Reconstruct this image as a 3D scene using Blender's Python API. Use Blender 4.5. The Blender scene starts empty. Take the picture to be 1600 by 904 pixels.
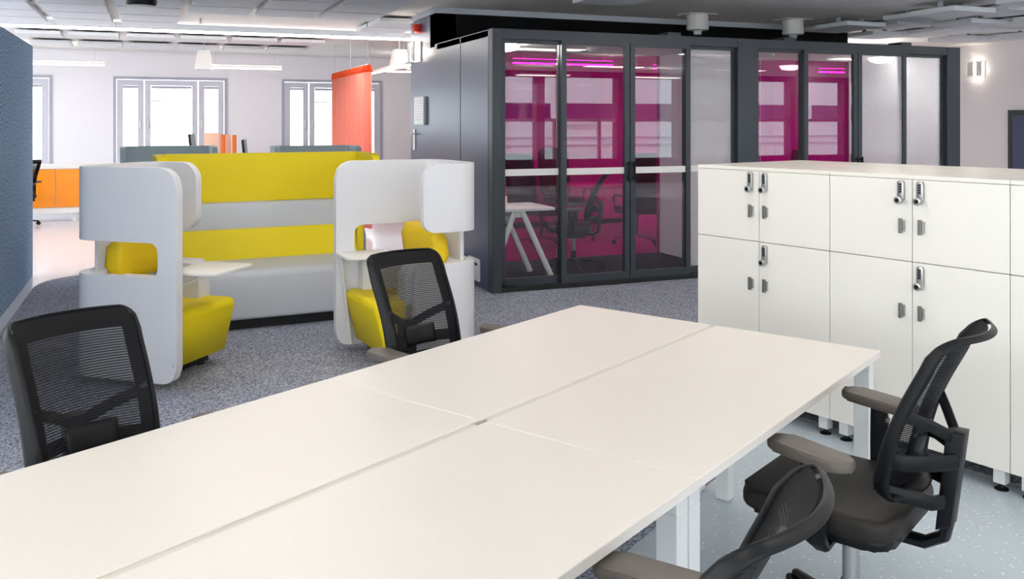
import bpy, bmesh, math, random
from mathutils import Vector, Matrix
R = math.radians
random.seed(4)
sc = bpy.context.scene
C = sc.collection

# ------------------------------------------------------------------ camera, sky, exposure
EYE = 1.64
cam_d = bpy.data.cameras.new('camera'); cam = bpy.data.objects.new('camera', cam_d); C.objects.link(cam)
cam.location = (0, 0, EYE); cam.rotation_euler = (R(90), 0, -R(21.958))
cam_d.sensor_width = 36.0; cam_d.lens = 36.0 * 1389 / 1600
cam_d.shift_y = -(452 - 190) / 1600.0
cam_d.clip_start = 0.05; cam_d.clip_end = 300
sc.camera = cam
w = bpy.data.worlds.new('overcast_sky'); sc.world = w; w.use_nodes = True
w.node_tree.nodes['Background'].inputs[0].default_value = (0.90, 0.96, 1.0, 1)
w.node_tree.nodes['Background'].inputs[1].default_value = 4.8
vs = sc.view_settings
vs.view_transform = 'Standard'; vs.look = 'None'; vs.gamma = 1.0; vs.use_curve_mapping = False
vs.exposure = 0.34
LAMP = 9.0            # radiance of the added luminaires above the frame

# ------------------------------------------------------------------ materials
def lin(c):
    return tuple(((v/255)/12.92 if v/255 <= .04045 else ((v/255+.055)/1.055)**2.4) for v in c)
def mat(name, rgb, rough=.5, metal=0., spec=.5, noise=0., nscale=40., bump=0., bscale=200., rgb2=None, coat=0.):
    m = bpy.data.materials.new(name); m.use_nodes = True
    nt = m.node_tree; b = nt.nodes['Principled BSDF']
    col = lin(rgb)
    b.inputs['Base Color'].default_value = (*col, 1); b.inputs['Roughness'].default_value = rough
    b.inputs['Metallic'].default_value = metal; b.inputs['Specular IOR Level'].default_value = spec
    b.inputs['Coat Weight'].default_value = coat
    tc = nt.nodes.new('ShaderNodeTexCoord')
    if noise or rgb2:
        n = nt.nodes.new('ShaderNodeTexNoise'); n.inputs['Scale'].default_value = nscale; n.inputs['Detail'].default_value = 3
        nt.links.new(tc.outputs['Object'], n.inputs['Vector'])
        r = nt.nodes.new('ShaderNodeValToRGB')
        c2 = lin(rgb2) if rgb2 else tuple(v*(1-noise) for v in col)
        r.color_ramp.elements[0].color = (*c2, 1); r.color_ramp.elements[1].color = (*col, 1)
        r.color_ramp.elements[0].position = .38; r.color_ramp.elements[1].position = .62
        nt.links.new(n.outputs['Fac'], r.inputs['Fac']); nt.links.new(r.outputs['Color'], b.inputs['Base Color'])
    if bump:
        n2 = nt.nodes.new('ShaderNodeTexNoise'); n2.inputs['Scale'].default_value = bscale
        nt.links.new(tc.outputs['Object'], n2.inputs['Vector'])
        bp = nt.nodes.new('ShaderNodeBump'); bp.inputs['Strength'].default_value = bump; bp.inputs['Distance'].default_value = .004
        nt.links.new(n2.outputs['Fac'], bp.inputs['Height']); nt.links.new(bp.outputs['Normal'], b.inputs['Normal'])
    return m
def emit(name, rgb, s):
    m = bpy.data.materials.new(name); m.use_nodes = True; nt = m.node_tree
    nt.nodes.remove(nt.nodes['Principled BSDF']); e = nt.nodes.new('ShaderNodeEmission')
    e.inputs[0].default_value = (*lin(rgb), 1); e.inputs[1].default_value = s
    nt.links.new(e.outputs[0], nt.nodes['Material Output'].inputs[0]); return m
def glass(name, rgb=(255, 255, 255), gloss=.04, rough=0.0, film=None):
    """thin pane: tinted see-through plus a Fresnel reflection; film = white printed dots of the given pitch"""
    m = bpy.data.materials.new(name); m.use_nodes = True; nt = m.node_tree
    nt.nodes.remove(nt.nodes['Principled BSDF']); L = nt.links.new
    t = nt.nodes.new('ShaderNodeBsdfTransparent'); t.inputs[0].default_value = (*lin(rgb), 1)
    g = nt.nodes.new('ShaderNodeBsdfGlossy'); g.inputs['Roughness'].default_value = rough
    fr = nt.nodes.new('ShaderNodeLayerWeight'); fr.inputs['Blend'].default_value = .5
    pw = nt.nodes.new('ShaderNodeMath'); pw.operation = 'POWER'; pw.inputs[1].default_value = 5; L(fr.outputs['Facing'], pw.inputs[0])
    fm = nt.nodes.new('ShaderNodeMath'); fm.operation = 'MULTIPLY_ADD'; fm.inputs[1].default_value = 1-gloss; fm.inputs[2].default_value = gloss; L(pw.outputs[0], fm.inputs[0])
    mx = nt.nodes.new('ShaderNodeMixShader'); L(fm.outputs[0], mx.inputs[0]); L(t.outputs[0], mx.inputs[1]); L(g.outputs[0], mx.inputs[2])
    out = mx
    if film:
        tc = nt.nodes.new('ShaderNodeTexCoord'); sp = nt.nodes.new('ShaderNodeSeparateXYZ'); L(tc.outputs['Object'], sp.inputs[0])
        def mth(op, a, b=None):
            n = nt.nodes.new('ShaderNodeMath'); n.operation = op
            for k, v in enumerate((a, b)):
                if v is None: continue
                if isinstance(v, (int, float)): n.inputs[k].default_value = v
                else: L(v, n.inputs[k])
            return n.outputs[0]
        k = 2*math.pi/film
        u = mth('MULTIPLY', mth('ADD', sp.outputs[0], sp.outputs[2]), k); v = mth('MULTIPLY', mth('SUBTRACT', sp.outputs[0], sp.outputs[2]), k)
        s = mth('ADD', mth('COSINE', u), mth('COSINE', v))
        f = mth('ADD', mth('MULTIPLY', mth('LESS_THAN', s, .95), .55), .22)
        d = nt.nodes.new('ShaderNodeBsdfDiffuse'); d.inputs[0].default_value = (.86, .87, .88, 1)
        tl = nt.nodes.new('ShaderNodeBsdfTranslucent'); tl.inputs[0].default_value = (.86, .87, .88, 1)
        dm = nt.nodes.new('ShaderNodeMixShader'); dm.inputs[0].default_value = .5; L(d.outputs[0], dm.inputs[1]); L(tl.outputs[0], dm.inputs[2])
        m2 = nt.nodes.new('ShaderNodeMixShader'); L(f, m2.inputs[0]); L(mx.outputs[0], m2.inputs[1]); L(dm.outputs[0], m2.inputs[2]); out = m2
    L(out.outputs[0], nt.nodes['Material Output'].inputs[0]); return m
def weave(name, rgb, period, axis=2, solid=.55, clear=.45):
    """woven mesh: dark threads in fine rows with gaps between them"""
    m = bpy.data.materials.new(name); m.use_nodes = True; nt = m.node_tree; L = nt.links.new
    b = nt.nodes['Principled BSDF']; b.inputs['Base Color'].default_value = (*lin(rgb), 1); b.inputs['Roughness'].default_value = .6; b.inputs['Specular IOR Level'].default_value = .2
    tc = nt.nodes.new('ShaderNodeTexCoord'); sp = nt.nodes.new('ShaderNodeSeparateXYZ'); L(tc.outputs['Object'], sp.inputs[0])
    a = nt.nodes.new('ShaderNodeMath'); a.operation = 'MULTIPLY'; a.inputs[1].default_value = 2*math.pi/period; L(sp.outputs[axis], a.inputs[0])
    s = nt.nodes.new('ShaderNodeMath'); s.operation = 'SINE'; L(a.outputs[0], s.inputs[0])
    r = nt.nodes.new('ShaderNodeMapRange'); r.inputs[1].default_value = -.6; r.inputs[2].default_value = .6
    r.inputs[3].default_value = 1-clear; r.inputs[4].default_value = 1.0; L(s.outputs[0], r.inputs[0])
    L(r.outputs[0], b.inputs['Alpha'])
    r2 = nt.nodes.new('ShaderNodeMixRGB'); r2.inputs[1].default_value = (*[v*.45 for v in lin(rgb)], 1); r2.inputs[2].default_value = (*[min(1, v*1.7) for v in lin(rgb)], 1)
    r3 = nt.nodes.new('ShaderNodeMapRange'); r3.inputs[1].default_value = -1; L(s.outputs[0], r3.inputs[0]); L(r3.outputs[0], r2.inputs[0]); L(r2.outputs[0], b.inputs['Base Color'])
    return m
def speckle(name, base, pale, dark, scale, rough=.35):
    """vinyl flooring with pale and dark chips"""
    m = mat(name, base, rough); nt = m.node_tree; L = nt.links.new; b = nt.nodes['Principled BSDF']
    tc = nt.nodes.new('ShaderNodeTexCoord'); prev = None
    for k, (c, sc_, th) in enumerate(((pale, scale, .17), (dark, scale*.8, .075))):
        v = nt.nodes.new('ShaderNodeTexVoronoi'); v.inputs['Scale'].default_value = sc_
        mp = nt.nodes.new('ShaderNodeMapping'); mp.inputs['Location'].default_value = (k*3.3, k*1.7, 0); L(tc.outputs['Object'], mp.inputs[0]); L(mp.outputs[0], v.inputs['Vector'])
        lt = nt.nodes.new('ShaderNodeMath'); lt.operation = 'LESS_THAN'; lt.inputs[1].default_value = th; L(v.outputs['Distance'], lt.inputs[0])
        mx = nt.nodes.new('ShaderNodeMixRGB'); mx.inputs[2].default_value = (*lin(c), 1); L(lt.outputs[0], mx.inputs[0])
        if prev is None: mx.inputs[1].default_value = (*lin(base), 1)
        else: L(prev.outputs[0], mx.inputs[1])
        prev = mx
    L(prev.outputs[0], b.inputs['Base Color']); return m

M = dict(
  wall=mat('white_wall_paint', (236, 234, 238), .6, bump=.05, bscale=300),
  wall_lilac=mat('pale_lilac_wall_paint', (240, 238, 244), .6, bump=.05, bscale=300),
  wall_dark=mat('darkened_rear_wall_paint', (84, 80, 90), .7),  # unseen rear wall, darkened to weaken its reflection in the booth glass
  ceil=mat('white_ceiling_paint', (232, 231, 228), .8),
  acoustic=mat('acoustic_panel_white', (226, 230, 234), .9, noise=.05, nscale=300),
  vinyl=speckle('pale_blue_speckled_vinyl', (190, 202, 212), (235, 240, 243), (100, 112, 126), 34, .3),
  vinyl_white=mat('pale_glossy_floor', (232, 231, 237), .22, noise=.03, nscale=6),
  carpet=mat('blue_grey_flecked_carpet', (188, 192, 206), .95, spec=.1, rgb2=(98, 103, 120), nscale=95, bump=.6, bscale=260),
  carpet_dark=mat('charcoal_carpet', (62, 63, 70), .95, spec=.1, noise=.4, nscale=120, bump=.4),
  felt=mat('blue_grey_felt', (176, 202, 226), .95, spec=.1, rgb2=(92, 126, 168), nscale=48, bump=.5, bscale=200),
  frame_dark=mat('charcoal_steel', (58, 64, 70), .38, .25),
  frame_black=mat('black_rubber_seal', (16, 17, 19), .5),
  navy=mat('navy_lacquered_panel', (66, 78, 108), .28),
  soffit=mat('black_paint', (11, 11, 13), .8, spec=.2),
  trim=mat('pale_grey_trim', (196, 202, 210), .5),
  white=mat('white_lacquer', (238, 236, 232), .35),
  desk=mat('white_laminate', (229, 223, 216), .38, noise=.015, nscale=90),
  desk_edge=mat('white_edge_band', (238, 236, 232), .4),
  tray=mat('beige_cable_tray', (214, 209, 198), .5),
  locker=mat('ivory_locker_laminate', (232, 228, 220), .28, noise=.012, nscale=80),
  locker_in=mat('locker_carcass', (206, 198, 180), .6),
  legmetal=mat('pale_grey_leg_metal', (222, 223, 222), .4, .1),
  steel=mat('brushed_steel', (176, 176, 174), .3, .9),
  steel_dark=mat('grey_pull_metal', (120, 118, 114), .4, .7),
  black=mat('black_plastic', (15, 17, 20), .42, spec=.22),
  blackfab=mat('black_seat_fabric', (36, 32, 29), .48, spec=.3, noise=.25, nscale=300, bump=.3, bscale=700),
  armpad=mat('sheen_toned_armpad', (90, 83, 77), .48),  # light reflected on the pads is put into this grey-brown
  mesh=weave('black_back_mesh', (20, 21, 25), .0075, 2, clear=.36),
  border=mat('black_mesh_border', (15, 15, 18), .6, spec=.15, bump=.25, bscale=500),
  leather=mat('pale_grey_leather', (224, 224, 228), .5, noise=.02, nscale=200, bump=.08, bscale=500),
  leather_band=mat('cool_grey_leather', (206, 210, 217), .5, noise=.02, nscale=200, bump=.08, bscale=500),
  yellow=mat('yellow_upholstery', (240, 216, 0), .6, noise=.05, nscale=150, bump=.1, bscale=500),
  ochre=mat('mustard_cushion', (226, 190, 0), .6, noise=.06, nscale=150, bump=.1, bscale=500),
  greysofa=mat('blue_grey_upholstery', (184, 200, 206), .7, noise=.05, nscale=150),
  orange=mat('orange_lacquer', (255, 150, 0), .4),
  orange_glow=mat('orange_acrylic', (246, 120, 34), .4),
  peach=mat('pale_orange_felt', (255, 216, 190), .8),
  red=mat('red_bell_enamel', (214, 36, 24), .3),
  winframe=mat('grey_window_frame', (206, 205, 218), .45),
  winframe2=mat('grey_window_casing', (172, 171, 188), .45),
  silver=mat('silver_print', (200, 204, 208), .35),
  magch=mat('plum_chair_fabric', (96, 40, 74), .7),
  facade=mat('white_facade', (236, 240, 246), .8),
  facade_dark=mat('facade_window_glass', (46, 50, 92), .15),
  ground=mat('pale_paving', (170, 172, 172), .9),
  glow=emit('luminaire_diffuser', (255, 250, 244), 22.0),
  glow_soft=emit('opal_lamp_glow', (255, 248, 236), 5.0),
  glow_opal=emit('booth_lamp_glow', (255, 250, 244), 45.0),
  glow_warm=emit('warm_pendant_glow', (255, 240, 224), 7.5),
  lamp=emit('added_lamp_diffuser', (255, 247, 238), LAMP),
  lamp_up=emit('added_uplight_diffuser', (255, 247, 238), LAMP*4.0),
  lamp_hall=emit('added_hall_lamp_diffuser', (255, 244, 236), LAMP*3.4),
  glass=glass('clear_glass', (250, 252, 252), .07),
  glassdot=glass('dotted_film_glass', (250, 252, 252), .05, film=.034),
  magenta=glass('magenta_glass', (214, 26, 172), .025),
  winglass=glass('window_glass', (252, 254, 254), .03),
)
# curtain: sheer orange cloth that lets light through
def cloth(name, rgb):
    m = bpy.data.materials.new(name); m.use_nodes = True; nt = m.node_tree; L = nt.links.new
    nt.nodes.remove(nt.nodes['Principled BSDF'])
    d = nt.nodes.new('ShaderNodeBsdfDiffuse'); t = nt.nodes.new('ShaderNodeBsdfTranslucent'); x = nt.nodes.new('ShaderNodeMixShader'); x.inputs[0].default_value = .5
    for n in (d, t): n.inputs[0].default_value = (*lin(rgb), 1)
    L(d.outputs[0], x.inputs[1]); L(t.outputs[0], x.inputs[2]); L(x.outputs[0], nt.nodes['Material Output'].inputs[0]); return m
M['curtain'] = cloth('sheer_coral_cloth', (255, 176, 158)); M['curtain_hem'] = cloth('coral_heading_tape', (246, 112, 70))

# ------------------------------------------------------------------ mesh helpers
def link(name, me, m=None, parent=None, loc=None, rot=None):
    o = bpy.data.objects.new(name, me); C.objects.link(o)
    if m is not None and me is not None and not me.materials: me.materials.append(M[m] if isinstance(m, str) else m)
    if parent is not None: o.parent = parent
    if loc is not None: o.location = loc
    if rot is not None: o.rotation_euler = rot
    return o
def tag(o, label=None, cat=None, group=None, kind=None):
    if label: o['label'] = label
    if cat: o['category'] = cat
    if group: o['group'] = group
    if kind: o['kind'] = kind
    return o
def thing(name, label, cat, loc=(0, 0, 0), rz=0., group=None, kind=None):
    o = bpy.data.objects.new(name, None); C.objects.link(o); o.empty_display_size = .1
    o.location = loc; o.rotation_euler = (0, 0, rz); return tag(o, label, cat, group, kind)
def copy_tree(o, parent=None):
    c = o.copy(); C.objects.link(c)
    if parent is not None: c.parent = parent; c.matrix_parent_inverse = o.matrix_parent_inverse.copy()
    for ch in list(o.children): copy_tree(ch, c)
    return c
def fin(bm, name, smooth=False, angle=40):
    bmesh.ops.recalc_face_normals(bm, faces=bm.faces[:])
    if smooth:
        for f in bm.faces: f.smooth = True
        for e in bm.edges:
            if len(e.link_faces) == 2 and e.calc_face_angle(0) > R(angle): e.smooth = False
    me = bpy.data.meshes.new(name); bm.to_mesh(me); bm.free(); return me
def bbox(bm, lo, hi, bev=0., seg=2, mtx=None):
    vs_ = [bm.verts.new((x, y, z)) for x in (lo[0], hi[0]) for y in (lo[1], hi[1]) for z in (lo[2], hi[2])]
    F = [bm.faces.new([vs_[i] for i in q]) for q in ((0, 1, 3, 2), (4, 6, 7, 5), (0, 4, 5, 1), (2, 3, 7, 6), (0, 2, 6, 4), (1, 5, 7, 3))]
    if bev:
        es = list({e for f in F for e in f.edges})
        r = bmesh.ops.bevel(bm, geom=es, offset=bev, segments=seg, profile=.5, affect='EDGES')
        vs_ = list({v for f in r['faces'] for v in f.verts} | {v for v in vs_ if v.is_valid})
    if mtx is not None: bmesh.ops.transform(bm, matrix=mtx, verts=vs_)
def box(name, lo, hi, m, parent=None, bev=0., seg=2, loc=None, rot=None):
    bm = bmesh.new(); bbox(bm, lo, hi, bev, seg)
    return link(name, fin(bm, name, bev > 0 and seg > 1), m, parent, loc, rot)
def prism(name, pts, z0, z1, m, parent=None, bev=0., seg=2, loc=None, rot=None, axis='z', smooth=True):
    """outline pts extruded; axis 'z': (x, y) up z; 'y': (x, z) along y; 'x': (y, z) along x"""
    bm = bmesh.new()
    P = {'z': lambda a, b, h: (a, b, h), 'y': lambda a, b, h: (a, h, b), 'x': lambda a, b, h: (h, a, b)}[axis]
    lo = [bm.verts.new(P(a, b, z0)) for a, b in pts]; hi = [bm.verts.new(P(a, b, z1)) for a, b in pts]
    n = len(pts); f0 = bm.faces.new(lo[::-1]); f1 = bm.faces.new(hi)
    for i in range(n): bm.faces.new((lo[i], lo[(i+1) % n], hi[(i+1) % n], hi[i]))
    if bev:
        es = list({e for f in (f0, f1) for e in f.edges})
        bmesh.ops.bevel(bm, geom=es, offset=bev, segments=seg, profile=.5, affect='EDGES')
    return link(name, fin(bm, name, smooth, (35, 50, 95)[min(max(seg, 2), 4)-2]), m, parent, loc, rot)
def rrect(x0, y0, x1, y1, r, n=5):
    rs = r if isinstance(r, (tuple, list)) else (r,)*4    # corner radii: (x0y0, x1y0, x1y1, x0y1)
    out = []
    for (cx, cy, a0, rr) in ((x0+rs[0], y0+rs[0], 180, rs[0]), (x1-rs[1], y0+rs[1], 270, rs[1]), (x1-rs[2], y1-rs[2], 0, rs[2]), (x0+rs[3], y1-rs[3], 90, rs[3])):
        if rr <= 1e-6: out.append((cx, cy)); continue
        for k in range(n+1):
            a = R(a0 + 90*k/n); out.append((cx+rr*math.cos(a), cy+rr*math.sin(a)))
    return out
def cyl(name, r, z0, z1, m, parent=None, n=24, loc=None, rot=None, r2=None, bev=0.):
    bm = bmesh.new()
    bmesh.ops.create_cone(bm, cap_ends=True, segments=n, radius1=r, radius2=r if r2 is None else r2, depth=z1-z0, matrix=Matrix.Translation((0, 0, (z0+z1)/2)))
    if bev: bmesh.ops.bevel(bm, geom=[e for e in bm.edges if e.calc_face_angle(0) > R(50)], offset=bev, segments=2, profile=.5, affect='EDGES')
    return link(name, fin(bm, name, True), m, parent, loc, rot)
def lathe(name, prof, m, parent=None, n=24, loc=None, rot=None):
    bm = bmesh.new(); rings = []
    for r, z in prof: rings.append([bm.verts.new((r*math.cos(2*math.pi*k/n), r*math.sin(2*math.pi*k/n), z)) for k in range(n)])
    for a, b in zip(rings, rings[1:]):
        for k in range(n): bm.faces.new((a[k], a[(k+1) % n], b[(k+1) % n], b[k]))
    bm.faces.new(rings[0][::-1]); bm.faces.new(rings[-1])
    return link(name, fin(bm, name, True), m, parent, loc, rot)
def sweep(bm, path, wx, wy, n=8, closed=False, up=Vector((0, 0, 1)), sq=2.6, scales=None, ups=None):
    """rounded-bar sweep along a path; wx half-width sideways, wy half-width along 'up'"""
    path = [Vector(p) for p in path]; N = len(path); rings = []
    for i, p in enumerate(path):
        a = path[(i-1) % N] if closed or i > 0 else p; b = path[(i+1) % N] if closed or i < N-1 else p
        t = (b-a).normalized(); u0 = ups[i] if ups else up
        s = t.cross(u0)
        if s.length < 1e-4: s = t.cross(Vector((1, 0, 0)))
        s.normalize(); u = s.cross(t).normalized(); k = scales[i] if scales else 1
        ring = []
        for j in range(n):
            th = 2*math.pi*(j+.5)/n; ct, st = math.cos(th), math.sin(th)
            cx = math.copysign(abs(ct)**(2/sq), ct); sy = math.copysign(abs(st)**(2/sq), st)
            ring.append(bm.verts.new(p + s*wx*k*cx + u*wy*k*sy))
        rings.append(ring)
    prs = list(zip(rings, rings[1:])) + ([(rings[-1], rings[0])] if closed else [])
    for a, b in prs:
        for j in range(n): bm.faces.new((a[j], a[(j+1) % n], b[(j+1) % n], b[j]))
    if not closed: bm.faces.new(rings[0][::-1]); bm.faces.new(rings[-1])
def bar(name, path, wx, wy, m, parent=None, **k):
    bm = bmesh.new(); sweep(bm, path, wx, wy, **k); return link(name, fin(bm, name, True, 50), m, parent)
def arc(cx, cy, r, a0, a1, n=8): return [(cx+r*math.cos(R(a0+(a1-a0)*k/n)), cy+r*math.sin(R(a0+(a1-a0)*k/n))) for k in range(n+1)]
def pts_plane(name, pts, z, m): 
    bm = bmesh.new(); bm.faces.new([bm.verts.new((x, y, z)) for x, y in pts]); me = fin(bm, name)
    return link(name, me, m)
def S(o): return tag(o, kind='structure')

# ================================================================== THE SETTING
CE = 2.95
S(box('floor', (-7, -6, -.12), (22, 18.3, 0), 'vinyl_white'))
# pale blue speckled vinyl in the near area, carpet beyond: two thin floor coverings
u = Vector((math.cos(R(30.1)), math.sin(R(30.1)), 0)); nrm = Vector((math.sin(R(30.1)), -math.cos(R(30.1)), 0))
LD = Vector((-.257, .9664, 0)); LN = Vector((.9664, .257, 0))            # locker run: away from the camera / into the room
Lf = Vector((3.010, 4.504, 0))                                             # front left corner of the lockers
p_far = Lf - LD*.55 + LN*.16; p_mid = Vector((1.0, 2.55, 0)); p_near = p_mid - u*4.2
vin = [tuple(p_near[:2]), tuple(p_mid[:2]), tuple(p_far[:2]), tuple((Lf - LD*9 + LN*.16)[:2]), (0, -4.9), (-3.2, -4.9)]
S(prism('floor_vinyl', vin, 0, .004, 'vinyl', smooth=False))
far_c = arc(-.35, 9.9, .75, 180, 90, 10)
car = [(-1.1, 1.32)] + far_c + [(3.6, 10.65), (3.6, 7.9), (14, 7.9), (14, 2.0), tuple((Lf - LD*9 + LN*.16)[:2]), tuple(p_far[:2]), tuple(p_mid[:2])]
S(prism('floor_carpet', car, 0, .006, 'carpet', smooth=False))
S(box('ceiling', (-7, -5, CE), (22, 18.3, CE+.12), 'ceil'))
# --- window wall (far), built around its openings
WY = 18.0
wins = [(-3.7, -1.70), (-.69, 1.32), (2.35, 4.37)]
ZS, ZH = .80, 2.48
bm = bmesh.new(); xs = -7.
for a, b in wins:
    bbox(bm, (xs, WY, 0), (a, WY+.3, CE)); bbox(bm, (a, WY, 0), (b, WY+.3, ZS)); bbox(bm, (a, WY, ZH), (b, WY+.3, CE)); xs = b
bbox(bm, (xs, WY, 0), (13.2, WY+.3, CE))
S(link('wall_back', fin(bm, 'wall_back'), 'wall_lilac'))
def window(n, a, b, sash):
    w_ = thing('window_%d' % n, None, None, (a, WY, ZS), kind='structure'); W = b-a; Hh = ZH-ZS
    def fr(name, x0, x1, z0, z1, t, m, y0=-.02, y1=.10, par=w_):
        bm = bmesh.new()
        for lo, hi in (((x0, y0, z0), (x1, y1, z0+t)), ((x0, y0, z1-t), (x1, y1, z1)), ((x0, y0, z0+t), (x0+t, y1, z1-t)), ((x1-t, y0, z0+t), (x1, y1, z1-t))): bbox(bm, lo, hi)
        return link(name, fin(bm, name), m, par)
    fr('casing', 0, W, 0, Hh, .05, 'winframe2')
    x = .05
    for k, sw in enumerate(sash):
        s_ = fr('sash', x+.01, x+sw-.01, .06, Hh-.06, .105 if sw < .8 else .10, 'winframe', -.005, .06)
        x0, x1 = x+.115, x+sw-.115
        box('pane', (x0, .02, .16), (x1, .028, Hh-.16), 'winglass', s_)
        box('blind_head', (x0, -.01, Hh-.215), (x1, .012, Hh-.17), 'winframe2', s_)
        box('handle', (x1+.03 if k == 0 else x0-.06, -.03, .72), (x1+.05 if k == 0 else x0-.04, -.006, .86), 'white', s_, .004)
        if sw > .8: box('glazing_bar', (x0, .0, Hh-.46), (x1, .03, Hh-.44), 'winframe', s_)
        x += sw
    box('sill', (-.03, -.12, -.03), (W+.03, .02, 0), 'white', w_)
for k, (a, b) in enumerate(wins): window(k+1, a, b, (.48, b-a-.10-.96, .48))
# --- side and rear walls
bm = bmesh.new(); bbox(bm, (-7.2, -5, 0), (-7, 18.3, .66)); bbox(bm, (-7.2, -5, 2.8), (-7, 18.3, CE))
for y in (-5, -2.6, .6, 3.8, 7.0, 10.2, 13.4, 16.6): bbox(bm, (-7.2, y, .66), (-7, y+(.3 if y > -5 else .3), 2.8))  # openings in the unseen left wall, added to let soft daylight in
bbox(bm, (-7.2, 16.9, .66), (-7, 18.3, 2.8))
S(link('wall_left', fin(bm, 'wall_left'), 'wall'))
S(box('wall_right', (13, 9.0, 0), (13.2, 18, CE), 'wall'))
S(box('wall_side', (22, -5, 0), (22.2, 18.3, CE), 'wall'))
S(box('wall_return', (13.2, 9.0, 0), (22, 9.2, CE), 'wall'))
# rear wall with a long strip of windows (right part mirrored in the glass booths, left openings added for daylight)
RY = -5.0; bm = bmesh.new()
bbox(bm, (-7, RY-.3, 0), (22.2, RY, .66)); bbox(bm, (-7, RY-.3, 2.80), (22.2, RY, CE)); bbox(bm, (-7.2, RY-.3, .66), (-6.6, RY, 2.80))
for x in (-3.2, .2, 3.8, 7.4, 9.25, 11.55, 13.4, 15.4, 17.3, 19.2): bbox(bm, (x-.11, RY-.3, .66), (x+.11, RY, 2.80))
S(link('wall_rear', fin(bm, 'wall_rear'), 'wall_dark'))
for k, (a, b) in enumerate(((7.6, 9.14), (9.36, 11.44), (11.66, 13.29), (13.51, 15.29), (15.51, 17.19), (17.41, 19.09), (19.31, 22.2))):
    w_ = thing('window_%d' % (k+4), None, None, (a, RY-.15, .66), kind='structure'); W = b-a
    box('pane', (0, -.004, 0), (W, .004, 2.14), 'winglass', w_)
    box('transom', (0, -.04, .98), (W, .04, 1.06), 'winframe', w_)
    if k == 1:
        for x in (.3, 1.55): box('sash_post', (x, -.04, 0), (x+.09, .04, .98), 'winframe', w_)
        for q in range(6): box('blind_slat', (.39, -.01, .92-q*.03), (1.55, .02, .932-q*.03), 'white', w_)
# --- outside
S(box('ground', (-80, -90, -3.3), (90, 120, -3.2), 'ground'))
fb = thing('white_building', 'white office building outside with dark ribbon windows', 'building', (5, -16, -3.2))
box('wall', (0, -6, 0), (38, 0, 14), 'facade', fb)
for zz, hh in ((4.95, .62), (1.4, .5), (8.4, 1.6), (11.6, 1.4)):
    for k in range(12): box('window', (.6+k*3.1, 0, zz), (3.3+k*3.1, .05, zz+hh), 'facade_dark', fb)
for zz in (4.2, 3.9): box('ledge', (0, 0, zz), (38, .08, zz+.05), 'winframe', fb)

# ---------------- felt partition on the left
pt = thing('felt_partition', 'tall blue-grey felt partition at the left edge beside the carpet', 'partition', (-1.19, 0, 0))
prism('felt_panel', rrect(4.2, .0, 10.66, 2.44, .004, 1), -.09, 0, 'felt', pt, axis='x')
box('plinth', (-.085, 4.2, 0), (-.005, 10.6, .02), 'white', pt)

# ---------------- ceiling: acoustic panels, beam light, fittings
def apanel(x0, x1, y0, y1, lab, z=2.87, t=.05):
    p = thing('acoustic_panel', lab, 'ceiling panel', ((x0+x1)/2, (y0+y1)/2, z), group='white acoustic ceiling panels')
    a, b = (x1-x0)/2, (y1-y0)/2
    box('panel', (-a, -b, 0), (a, b, t), 'acoustic', p, .006, 1)
    for sx in (-.6, .6): box('spacer', (sx*a-.02, -.02, t), (sx*a+.02, .02, CE-z), 'trim', p)
def in_frame(x, y, z):
    c_, s_ = math.cos(R(21.958)), math.sin(R(21.958)); d = x*s_+y*c_
    return d > 1 and -20 < 800+1389*(x*c_-y*s_)/d < 1620 and 190-1389*(z-EYE)/d > -6
def seen(x0, x1, y0, y1): return any(in_frame(x, y, 2.86) for x in (x0, (x0+x1)/2, x1) for y in (y0, y1))
ORD = ('first', 'second', 'third', 'fourth', 'fifth', 'sixth', 'seventh', 'eighth', 'ninth')
cols = [(-1.79, -1.22), (-1.12, -.47), (-.37, .28), (.37, 1.02), (1.10, 1.76), (1.83, 2.49)]
for ci, (a, b) in enumerate(cols):
    far = 12.55 if ci < 3 else 10.72; r = 0
    for r in range(7):
        y1 = far - r*.75
        if not seen(a, b, y1-.66, y1): continue
        apanel(a, b, y1-.66, y1, 'white acoustic panel, %s column from the felt partition, %s from its window end' % (ORD[ci], ORD[r]))
for y1, w_ in ((12.12, 'farther'), (11.37, 'nearer')): apanel(2.57, 3.22, y1-.66, y1, '%s of two offset acoustic panels by the navy column' % w_)
for ci, (a, b) in enumerate(cols[:6]):
    for y1, w_ in ((14.6, 'near'), (16.2, 'far')): apanel(a, b, y1-.6, y1, 'acoustic panel beyond the beam light, %s from left in the %s row' % (ORD[ci], w_))
apanel(4.05, 4.69, 7.7, 8.36, 'single acoustic panel in front of the black bulkhead')
for j in range(5):
    n_ = 0
    for i in range(5):
        x0 = 7.86 + i*.80 + (.0 if j % 2 else .36); y0 = 6.2 + j*.78
        if not seen(x0, x0+.62, y0, y0+.58): continue
        apanel(x0, x0+.62, y0, y0+.58, 'acoustic panel above the lockers, %s row from the front, %s from left' % (ORD[j], ORD[n_]), z=2.82 if (i+j) % 2 else 2.87, t=.055); n_ += 1
bl = thing('beam_light', 'long thin ceiling beam with a bright light line along its lower edge', 'ceiling light', (0, 12.78, 2.86))
box('housing', (-4.2, 0, .012), (3.9, .10, CE-2.86), 'trim', bl); box('diffuser', (-4.2, .0, -.014), (3.9, .10, .012), 'glow', bl)
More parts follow.
